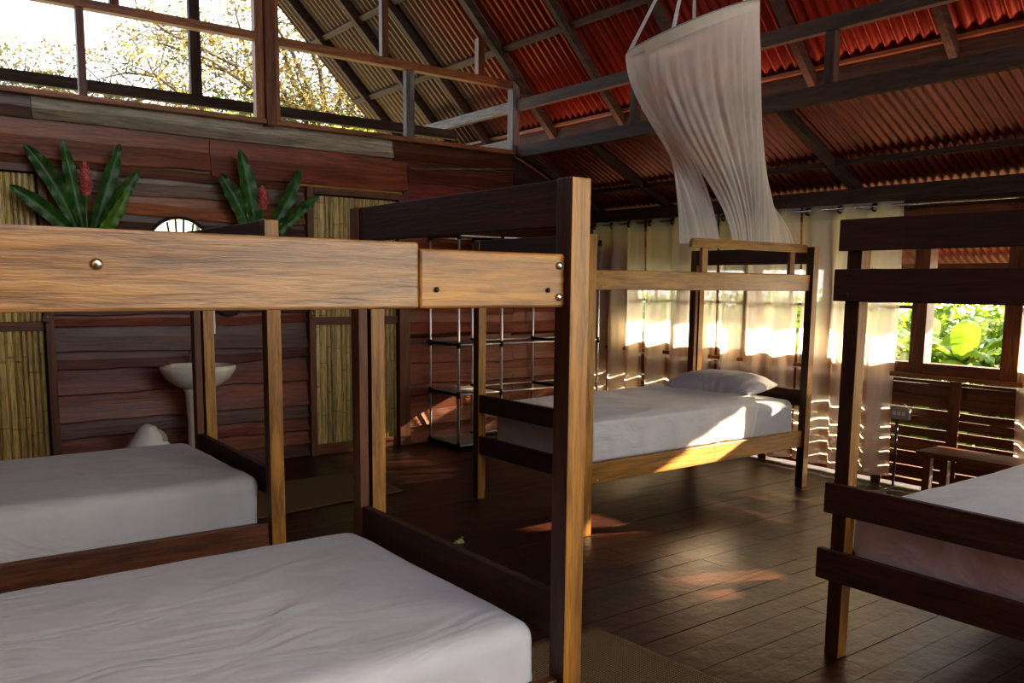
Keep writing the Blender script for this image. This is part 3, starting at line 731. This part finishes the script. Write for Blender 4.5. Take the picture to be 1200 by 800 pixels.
bm = bmesh.new(); lathe(bm, [(0.001, 0), (0.055, 0.004), (0.06, 0.0)], 20, sy=0.7); fl = obj('flap', bm, G['greypl'], ld, True); fl.location = (0.075, -0.055, 0.375); fl.rotation_euler = (0.75, 0.75, 0)
def mirror(x, z, r, label):
    mm = empty('wall_mirror', (x, WY-0.05, z)); tag(mm, label, 'mirror')
    bm = bmesh.new(); tube(bm, [(r*math.cos(2*PI*i/40), 0, r*math.sin(2*PI*i/40)) for i in range(40)], 0.011, 8, closed=True); obj('frame', bm, G['black'], mm, True)
    bm = bmesh.new(); vs = [bm.verts.new(((r-0.005)*math.cos(2*PI*i/40), 0.004, (r-0.005)*math.sin(2*PI*i/40))) for i in range(40)]; bm.faces.new(vs); g = obj('glass', bm, G['mirror'], mm)
    return mm
mm = mirror(1.90, 1.68, 0.235, 'round black framed mirror on the plank wall above the sink')
for q in (-0.09, -0.03, 0.03, 0.10):  # dark bars laid over the glass as a painted reflection of window bars
    bm = bmesh.new(); bar(bm, (q, -0.006, 0.225 if abs(q) < 0.05 else 0.20), (q*0.5, -0.006, -0.10), 0.008, 0.006, (0, 1, 0)); obj('reflected_bar', bm, G['black'], mm)
hoop2 = empty('towel_ring', (2.25, WY-0.05, 1.31)); tag(hoop2, 'black wall hoop low on the planks right of the sink', 'towel ring')
bm = bmesh.new(); tube(bm, [(0.12*math.cos(2*PI*i/32), 0, 0.12*math.sin(2*PI*i/32)) for i in range(32)], 0.009, 8, closed=True); obj('ring', bm, G['black'], hoop2, True)
bm = bmesh.new(); tube(bm, [(0, 0.0, 0.12), (0, 0.045, 0.13)], 0.012, 8); obj('bracket', bm, G['black'], hoop2, True)
tw = box('soap_dispenser', (2.075, 2.125, WY-0.10, WY-0.03, 1.05, 1.24), G['plastic'], bev=0.01); tag(tw, 'narrow white dispenser on the wall above the sink', 'dispenser')

# ------------------------------------------------------------------ ginger flower arrangements on the wall
def leafmesh(base, tip, width, bend, seed, roll=0.0):
    base = Vector(base); tip = Vector(tip); d = tip-base; L = d.length; dn = d.normalized()
    nrm = Vector((0, -1, 0)); side = dn.cross(nrm).normalized(); side = (side*math.cos(roll)+nrm*math.sin(roll)).normalized()
    out = side.cross(dn).normalized()
    if out.y > 0: out = -out
    def fn(u, v):
        t = v; w = width*0.92*min(1, t/0.35)**0.8*min(1, max(0.0, (1-t)/0.30))**0.55+0.004
        s_ = (u-0.5)*2
        c = base+dn*(L*t)+Vector((0, 0, 1))*bend*math.sin(PI*t)*L
        ripple = 0.012*math.sin(t*34+seed)*abs(s_)**2
        return c+side*(s_*w)+out*(abs(s_)*w*0.35+ripple+0.03*math.sin(PI*t))
    return grid(fn, 8, 26)
def arrangement(name, base, leaves, flower, label, pale=None):
    e = empty(name, base); tag(e, label, 'flowers', 'ginger flower arrangements'); B = Vector(base)
    bm = bmesh.new(); lathe(bm, [(0.035, -0.26), (0.04, -0.24), (0.042, -0.05), (0.036, -0.05), (0.034, -0.22)], 20); obj('bamboo_holder', bm, G['goldz'], e, True)
    for i, (tip, w, bd, ro) in enumerate(leaves):
        bm = leafmesh((0.01*(i-2), 0, -0.11), Vector(tip)-B, w, bd, i*2.1, ro); cols = [(1, 1, 1)]*len(bm.faces)
        pl = pale is not None and i == pale
        o = obj('leaf', bm, G['leafpale' if pl else 'leaf'], e, True); colattr(o.data, cols)
        for p in o.data.polygons: pass
    f0, f1 = Vector(flower[0])-B, Vector(flower[1])-B
    bm = bmesh.new(); tube(bm, [Vector((0, 0, -0.13)), f0], 0.009, 8); obj('stem', bm, G['leafpale'], e, True)
    colattr(e.children[-1].data, [(1, 1, 1)]*len(e.children[-1].data.polygons))
    bm = bmesh.new(); ax = (f1-f0); L = ax.length; ad = ax.normalized(); s1 = ad.cross(Vector((0, 1, 0))).normalized(); s2 = s1.cross(ad)
    n = 12
    for k in range(n):
        t = k/(n-1); c = f0+ad*(L*t*0.9); R = 0.036*(math.sin(PI*(0.22+0.72*t)))**0.8
        for j in range(7):
            a = 2*PI*(j/7+k*0.19); o_ = s1*math.cos(a)+s2*math.sin(a); sd_ = ad.cross(o_)
            tipp = c+o_*(R*1.45)+ad*0.030; w = 0.015*(1-0.4*t)
            p = [c+o_*R*0.3, c+o_*R*0.9+sd_*w+ad*0.006, tipp, c+o_*R*0.9-sd_*w+ad*0.006]
            bm.faces.new([bm.verts.new(q) for q in p])
    tube(bm, [f0, f0.lerp(f1, 0.5), f1], [0.012, 0.022, 0.004], 8)
    o = obj('flower_spike', bm, G['petal'], e); colattr(o.data, [(1, 1, 1)]*len(o.data.polygons))
    return e
Y0 = 6.55
arrangement('ginger_arrangement', (1.25, Y0, 1.80), [((0.80, Y0-0.05, 2.06), 0.05, 0.06, 0.2), ((0.90, Y0-0.02, 2.33), 0.055, 0.10, 0.1), ((1.13, Y0, 2.385), 0.045, -0.03, 0.0), ((1.49, Y0, 2.395), 0.05, 0.02, -0.1), ((1.60, Y0-0.05, 2.22), 0.05, 0.08, -0.3), ((1.52, Y0-0.09, 2.08), 0.045, -0.02, -0.2)],
            ((1.248, Y0-0.06, 2.02), (1.252, Y0-0.06, 2.245)), 'tall pink ginger flower among long green leaves, left of the mirror', pale=5)
arrangement('ginger_arrangement', (2.47, Y0, 1.85), [((2.18, Y0-0.02, 2.25), 0.065, 0.04, 0.1), ((2.33, Y0-0.03, 2.44), 0.065, 0.0, 0.0), ((2.83, Y0, 2.355), 0.055, -0.05, -0.1), ((2.95, Y0-0.05, 2.14), 0.05, 0.05, -0.3), ((2.86, Y0-0.08, 2.06), 0.04, 0.02, -0.2)],
            ((2.485, Y0-0.06, 2.00), (2.49, Y0-0.06, 2.17)), 'short pink ginger flower with green leaves, right of the mirror')

# ------------------------------------------------------------------ wire shelf
sh = empty('wire_shelf', (4.75, 6.38, 0)); tag(sh, 'open tube shelf rack with grey fabric tiers against the red planks', 'shelf')
for x in (-0.68, -0.22, 0.507, 0.95):
    for y, in ((-0.23,), (0.235,)):
        if x == 0.235 and False: continue
        zt = 1.87
        if x == 0.69 or (x > 0.2 and y > 0): zt = 1.87
        bm = bmesh.new(); tube(bm, [(x, y, 0.0), (x, y, zt)], 0.011, 10); obj('pole', bm, G['chrome_tube'], sh, True)
        for z in (0.035, 0.49, 0.925, 1.86):
            if x > 0.5 and z == 0.49: continue
            bm = bmesh.new(); tube(bm, [(x, y, z-0.03), (x, y, z+0.022)], 0.018, 10); obj('connector', bm, G['black'], sh, True)
for z in (0.035, 0.49, 0.925, 1.86):
    for xa, xb in ((-0.68, -0.22), (-0.22, 0.507), (0.507, 0.95)):
        bm = bmesh.new()
        for y in (-0.23, 0.235): tube(bm, [(xa, y, z), (xb, y, z)], 0.008, 8)
        for x in (xa, xb): tube(bm, [(x, -0.23, z), (x, 0.235, z)], 0.008, 8)
        t = obj('tier_frame', bm, G['chrome_tube'], sh, True)
        if (xa < -0.5) or z > 1.5:
            def fn(u, v, xa=xa, xb=xb, z=z): return (xa+0.01+(xb-xa-0.02)*u, -0.22+0.445*v, z+0.006-0.012*math.sin(PI*u)*math.sin(PI*v)+0.003*nz(u*6, v*6, z))
            obj('fabric_tier', grid(fn, 12, 12), G['fabricshelf'], sh, True)
        for x in (xa, xb): box('tier_clip', (x-0.012, x+0.012, -0.22, 0.225, z-0.012, z+0.010), G['black'], sh, 0)

# ------------------------------------------------------------------ right wall outlet box, conduit, low bench
ob = empty('outlet_box', (WX-0.055, 3.20, 0.545)); tag(ob, 'grey outlet box on the gapped plank wall with a pipe below', 'outlet')
box('cover', (-0.03, 0.004, -0.075, 0.075, -0.042, 0.045), G['greypl'], ob, 0.006)
for y in (-0.035, 0.0, 0.035): box('socket', (-0.034, -0.028, y-0.012, y+0.012, -0.012, 0.014), G['plastic'], ob, 0.001)
bm = bmesh.new(); tube(bm, [(-0.012, 0.02, -0.043), (-0.012, 0.02, -0.54)], 0.010, 8); obj('conduit', bm, G['pipe'], ob, True)
bn = empty('low_bench', (5.72, 2.1, 0)); tag(bn, 'low brown wooden bench under the window beyond the right mattress', 'bench')
box('bench_top', (-0.16, 0.16, -0.75, 0.75, 0.34, 0.375), G['midy'], bn)
for x in (-0.12, 0.12):
    for y in (-0.68, 0.68): box('leg', (x-0.025, x+0.025, y-0.025, y+0.025, 0, 0.339), G['midz'], bn)
# mats
def rug(name, pts, label, seed):
    P = [Vector((*p, 0)) for p in pts]
    def fn(u, v):
        a = P[0].lerp(P[1], u); b_ = P[3].lerp(P[2], u); p = a.lerp(b_, v)
        return (p.x+0.012*nz(v*5, seed), p.y+0.012*nz(u*5, seed+4), 0.008+0.003*nz(u*6, v*6, seed))
    o = obj(name, grid(fn, 30, 30), G['straw'], None, True); sm = o.modifiers.new('t', 'SOLIDIFY'); sm.thickness = 0.005; sm.offset = -1
    tag(o, label, 'mat', 'woven straw mats'); return o
rug('straw_mat', [(1.75, 5.0), (2.93, 5.12), (2.94, 5.9), (1.75, 5.8)], 'woven straw mat on the floor before the bamboo door', 2)
rug('straw_mat', [(1.50, 0.85), (2.52, 0.85), (2.38, 2.57), (1.50, 2.60)], 'woven straw mat beside the foreground bunk at the bottom edge', 5)
bm = leafmesh((0, 0, 0), (0.07, 0.03, 0.008), 0.015, 0.05, 1); o = obj('dry_leaf', bm, G['bamboo'], None, True); colattr(o.data, [(0.5, 0.45, 0.25)]*len(o.data.polygons)); o.location = (2.55, 3.9, 0.006); tag(o, 'small pale scrap of leaf lying on the dark floor', 'leaf')

# ------------------------------------------------------------------ outdoors
def leafcloud(name, centers, n, size, mat, seed, cvar, parent=None, flat=0.5):
    random.seed(seed); verts = []; faces = []; cols = []
    for i in range(n):
        c, r = random.choice(centers)
        d = Vector((random.gauss(0, 1), random.gauss(0, 1), random.gauss(0, 1)*flat))*r*0.5
        p = Vector(c)+d
        a = random.uniform(0, 2*PI); el = random.uniform(-0.9, 0.9)
        t = Vector((math.cos(a)*math.cos(el), math.sin(a)*math.cos(el), math.sin(el))); q = t.cross(Vector((random.uniform(-1, 1), random.uniform(-1, 1), random.uniform(-1, 1)))).normalized()
        s = size*random.uniform(0.6, 1.3); k = len(verts)
        verts += [p-t*s*0.5, p+q*s*0.22, p+t*s*0.5, p-q*s*0.22]; faces.append((k, k+1, k+2, k+3))
        cols.append(random.choice(cvar))
    me = bpy.data.meshes.new(name); me.from_pydata([tuple(v) for v in verts], [], faces); colattr(me, cols)
    return link(name, me, parent, mat)
def tree(name, base, targets, n, size, label, seed, cvar, rad=0.55):
    random.seed(seed); e = empty(name, base); B = Vector(base); bm = bmesh.new(); cl = []
    h0 = 3.2
    tube(bm, [(0, 0, 0), (0.05, 0, h0*0.5), (0.0, 0.1, h0), (0.15, 0.1, h0+2.6)], [0.17, 0.14, 0.12, 0.05], 10)
    for tx, ty, tz in targets:
        T = Vector((tx, ty, tz))-B; S0 = Vector((0.0, 0.1, random.uniform(h0*0.8, h0+1.2)))
        pts = [S0]
        for i in range(1, 9):
            t = i/8; p = S0.lerp(T, t)+Vector((0, 0, math.sin(t*PI)*0.35))+Vector((random.gauss(0, 1), random.gauss(0, 1), random.gauss(0, 1)))*0.09; pts.append(p)
        tube(bm, pts, [0.06*(1-i/10)+0.006 for i in range(9)], 6)
        for i in range(3, 9):
            cl.append((pts[i]+Vector((random.gauss(0, .2), random.gauss(0, .3), random.gauss(0, .15))), rad))
            for _ in range(3):
                q = pts[i]+Vector((random.gauss(0, 0.55), random.gauss(0, .5), random.gauss(0.1, 0.35))); tube(bm, [pts[i], (pts[i]+q)/2+Vector((0, 0, .08)), q], [0.014, 0.01, 0.004], 4); cl.append((q, rad*0.6))
    obj('trunk', bm, G['bark'], e, True)
    f = leafcloud('foliage', cl, n, size, G['treeleaf'], seed+1, cvar, e); f['kind'] = 'stuff'
    tag(e, label, 'tree', None); return e
tg = []
random.seed(5)
for i in range(26):
    x = random.uniform(3.6, 10.2); tg.append((x, 15+random.uniform(-1.2, 1.2), random.uniform(4.2, 5.9) if x < 5 else random.uniform(4.2, 8.2)))
tree('tree', (7.4, 15, -0.7), tg, 30000, 0.085, 'tall tree with thin olive yellow foliage outside the gable window', 3, [(1, 1, 1), (0.7, 0.8, 0.8), (1.5, 1.2, 0.8), (1.2, 1.25, 1)])
tg = [(random.uniform(2.2, 4.5), 16+random.uniform(-1, 1), random.uniform(4.0, 4.9)) for i in range(7)]
tree('tree', (1.0, 17, -0.7), tg, 8000, 0.085, 'lower tree branch with sparse leaves at the left of the gable window', 8, [(0.8, 0.9, 0.9), (1.2, 1.1, 1)])
def bush(name, loc, n, size, label, seed, r=(0.8, 0.8, 0.8), cats='bush', grp='bright green bushes outside the windows'):
    random.seed(seed); e = empty(name, loc); cl = [((random.uniform(-r[0], r[0]), random.uniform(-r[1], r[1]), random.uniform(0.1, r[2])), 0.5) for _ in range(30)]
    bm = bmesh.new()
    for i in range(9):
        q = cl[i][0]; tube(bm, [(0, 0, 0), (q[0]*0.5, q[1]*0.5, q[2]*0.6), q], [0.03, 0.02, 0.008], 6)
    obj('stems', bm, G['bark'], e, True)
    f = leafcloud('foliage', cl, n, size, G['hedgeleaf'], seed+1, [(1, 1, 1), (0.55, 0.7, 0.6), (1.4, 1.25, 1)], e, 0.8); f['kind'] = 'stuff'
    tag(e, label, cats, grp); return e
for i in range(7):
    bush('bush', (10.9+0.3*math.sin(i*2), 3.2+i*1.75, -0.7), 9000, 0.14, 'bright green bush outside beyond the window wall', 30+i, (0.6, 1.0, 1.75))
bush('bush', (6.4, 12.6, 0.6), 5200, 0.16, 'bright yellow green bush below the gable window corner', 60, (1.6, 0.8, 3.4), 'bush', None)
def banana(loc, leaves, label, seed):
    random.seed(seed); e = empty('banana_plant', loc); tag(e, label, 'banana plant', 'banana plants outside the window')
    bm = bmesh.new(); tube(bm, [(0, 0, 0), (0.02, 0, 0.5), (0, 0, 1.1)], [0.09, 0.08, 0.05], 12); obj('trunk', bm, G['leafpale'], e, True); colattr(e.children[-1].data, [(1, 1, 1)]*len(e.children[-1].data.polygons))
    for az, L, rise, w in leaves:
        d = Vector((math.cos(az), math.sin(az), 0)); s = Vector((-math.sin(az), math.cos(az), 0))
        def fn(u, v):
            t = v; c = Vector((0, 0, 0.95))+d*(L*t*0.85)+UP*(rise*t-0.75*L*t*t*0.8)
            ww = w*math.sin(PI*min(1, 0.04+t*0.96))**0.6; sg = (u-0.5)*2
            return c+s*(sg*ww)+UP*(-abs(sg)*ww*0.35+0.012*math.sin(t*60+sg*3))
        o = obj('leaf', grid(fn, 8, 34), G['banana'], e, True); t = random.uniform(0.8, 1.25); colattr(o.data, [(t, t, t)]*len(o.data.polygons))
banana((8.7, 4.05, -0.25), [(2.6, 1.1, 0.9, 0.12), (3.6, 0.9, 1.0, 0.13), (4.5, 1.0, 0.7, 0.12), (1.9, 1.2, 1.0, 0.13), (1.2, 1.1, 0.6, 0.12), (0.3, 1.1, 1.1, 0.14), (3.1, 0.7, 0.3, 0.11), (5.4, 1.1, 1.0, 0.13), (4.0, 0.7, 0.5, 0.11), (4.9, 1.2, 1.2, 0.13)], 'banana plant with broad yellow green leaves filling the window', 1)
banana((9.3, 4.75, -0.3), [(2.9, 1.3, 1.2, 0.11), (3.7, 1.1, 0.9, 0.12), (4.4, 1.2, 1.2, 0.12), (5.1, 1.2, 0.9, 0.11), (2.2, 1.2, 1.0, 0.12), (3.3, 0.8, 0.5, 0.10), (0.4, 1.1, 1.1, 0.12), (5.9, 1.1, 1.0, 0.12)], 'banana plant behind the first one in the window', 4)
banana((9.0, 6.1, -0.3), [(2.9, 1.4, 1.1, 0.22), (4.0, 1.2, 0.9, 0.2), (5.0, 1.3, 1.0, 0.2), (1.5, 1.3, 1.0, 0.2), (0.3, 1.2, 1.0, 0.2)], 'banana plant behind the sheer curtains', 2)
banana((9.2, 8.2, -0.3), [(2.9, 1.4, 1.1, 0.22), (4.0, 1.2, 0.9, 0.2), (5.0, 1.3, 1.0, 0.2), (1.5, 1.3, 1.0, 0.2), (0.3, 1.2, 1.0, 0.2)], 'banana plant farthest along the curtained wall', 3)

# ------------------------------------------------------------------ light
W = bpy.data.worlds.new('sky'); S.world = W; W.use_nodes = True; nt = W.node_tree; bg = nt.nodes['Background']
tc = nt.nodes.new('ShaderNodeTexCoord'); sx = nt.nodes.new('ShaderNodeSeparateXYZ'); nt.links.new(tc.outputs['Generated'], sx.inputs[0])
r = ramp(nt, [(0.0, (0.50, 0.52, 0.48)), (0.5, (0.90, 0.95, 1.0)), (0.62, (0.80, 0.90, 1.0)), (1.0, (0.55, 0.74, 1.0))])
mr = nt.nodes.new('ShaderNodeMapRange'); mr.inputs['From Min'].default_value = -1; nt.links.new(sx.outputs['Z'], mr.inputs['Value']); nt.links.new(mr.outputs[0], r.inputs[0]); nt.links.new(r.outputs[0], bg.inputs['Color'])
vm = nt.nodes.new('ShaderNodeVectorMath'); vm.operation = 'DOT_PRODUCT'; vm.inputs[1].default_value = Vector((1, -0.42, 0.30)).normalized()
nt.links.new(tc.outputs['Generated'], vm.inputs[0])
cl = nt.nodes.new('ShaderNodeClamp'); nt.links.new(vm.outputs['Value'], cl.inputs[0])
pw = nt.nodes.new('ShaderNodeMath'); pw.operation = 'POWER'; pw.inputs[1].default_value = 5.0; nt.links.new(cl.outputs[0], pw.inputs[0])
gm = nt.nodes.new('ShaderNodeMixRGB'); gm.blend_type = 'ADD'; gm.inputs[2].default_value = (5.0, 4.2, 3.0, 1); nt.links.new(pw.outputs[0], gm.inputs[0]); nt.links.new(r.outputs[0], gm.inputs[1]); nt.links.new(gm.outputs[0], bg.inputs['Color'])
bg.inputs['Strength'].default_value = 2.3
sun = bpy.data.lights.new('sun', 'SUN'); sun.energy = 34; sun.angle = math.radians(0.8); sun.color = (1.0, 0.80, 0.52)
so = bpy.data.objects.new('sun', sun); COL.objects.link(so); so.location = (12, -3, 8)
so.rotation_euler = Vector((-1, 0.42, -0.385)).to_track_quat('-Z', 'Y').to_euler()

el = bpy.data.lights.new('eave_bounce', 'AREA'); el.shape = 'RECTANGLE'; el.size = 9.5; el.size_y = 0.08; el.energy = 16; el.color = (1.0, 0.55, 0.35)
eo = bpy.data.objects.new('eave_bounce', el); COL.objects.link(eo); eo.location = (5.40, 2.6, 2.68)
zd = Vector((0.55, 0, -0.83)); xd = Vector((0, 1, 0)); yd = zd.cross(xd)
mt = Matrix((xd, yd, zd)).transposed().to_4x4(); mt.translation = eo.location; eo.matrix_world = mt
# ------------------------------------------------------------------ camera
yaw, p, r_ = 0.6477, 0.12635, -0.01053
F = Vector((math.sin(yaw)*math.cos(p), math.cos(yaw)*math.cos(p), -math.sin(p))); R0 = Vector((math.cos(yaw), -math.sin(yaw), 0)); D0 = F.cross(R0)
Rt = R0*math.cos(r_)+D0*math.sin(r_); Dn = -R0*math.sin(r_)+D0*math.cos(r_)
cam = bpy.data.cameras.new('camera'); co = bpy.data.objects.new('camera', cam); COL.objects.link(co)
M = Matrix((Rt, -Dn, -F)).transposed().to_4x4(); M.translation = (0, 0, 1.45); co.matrix_world = M
cam.sensor_width = 36; cam.lens = 998/1200*36; cam.shift_y = 60/1200; cam.clip_start = 0.02
S.camera = co
S.view_settings.view_transform = 'Standard'; S.view_settings.look = 'Medium High Contrast'; S.view_settings.exposure = 0.42
S.cycles.max_bounces = 8; S.cycles.diffuse_bounces = 5; S.cycles.transparent_max_bounces = 24; S.cycles.transmission_bounces = 4
S.cycles.caustics_reflective = False; S.cycles.caustics_refractive = False; S.cycles.sample_clamp_indirect = 6
S.cycles.use_denoising = True
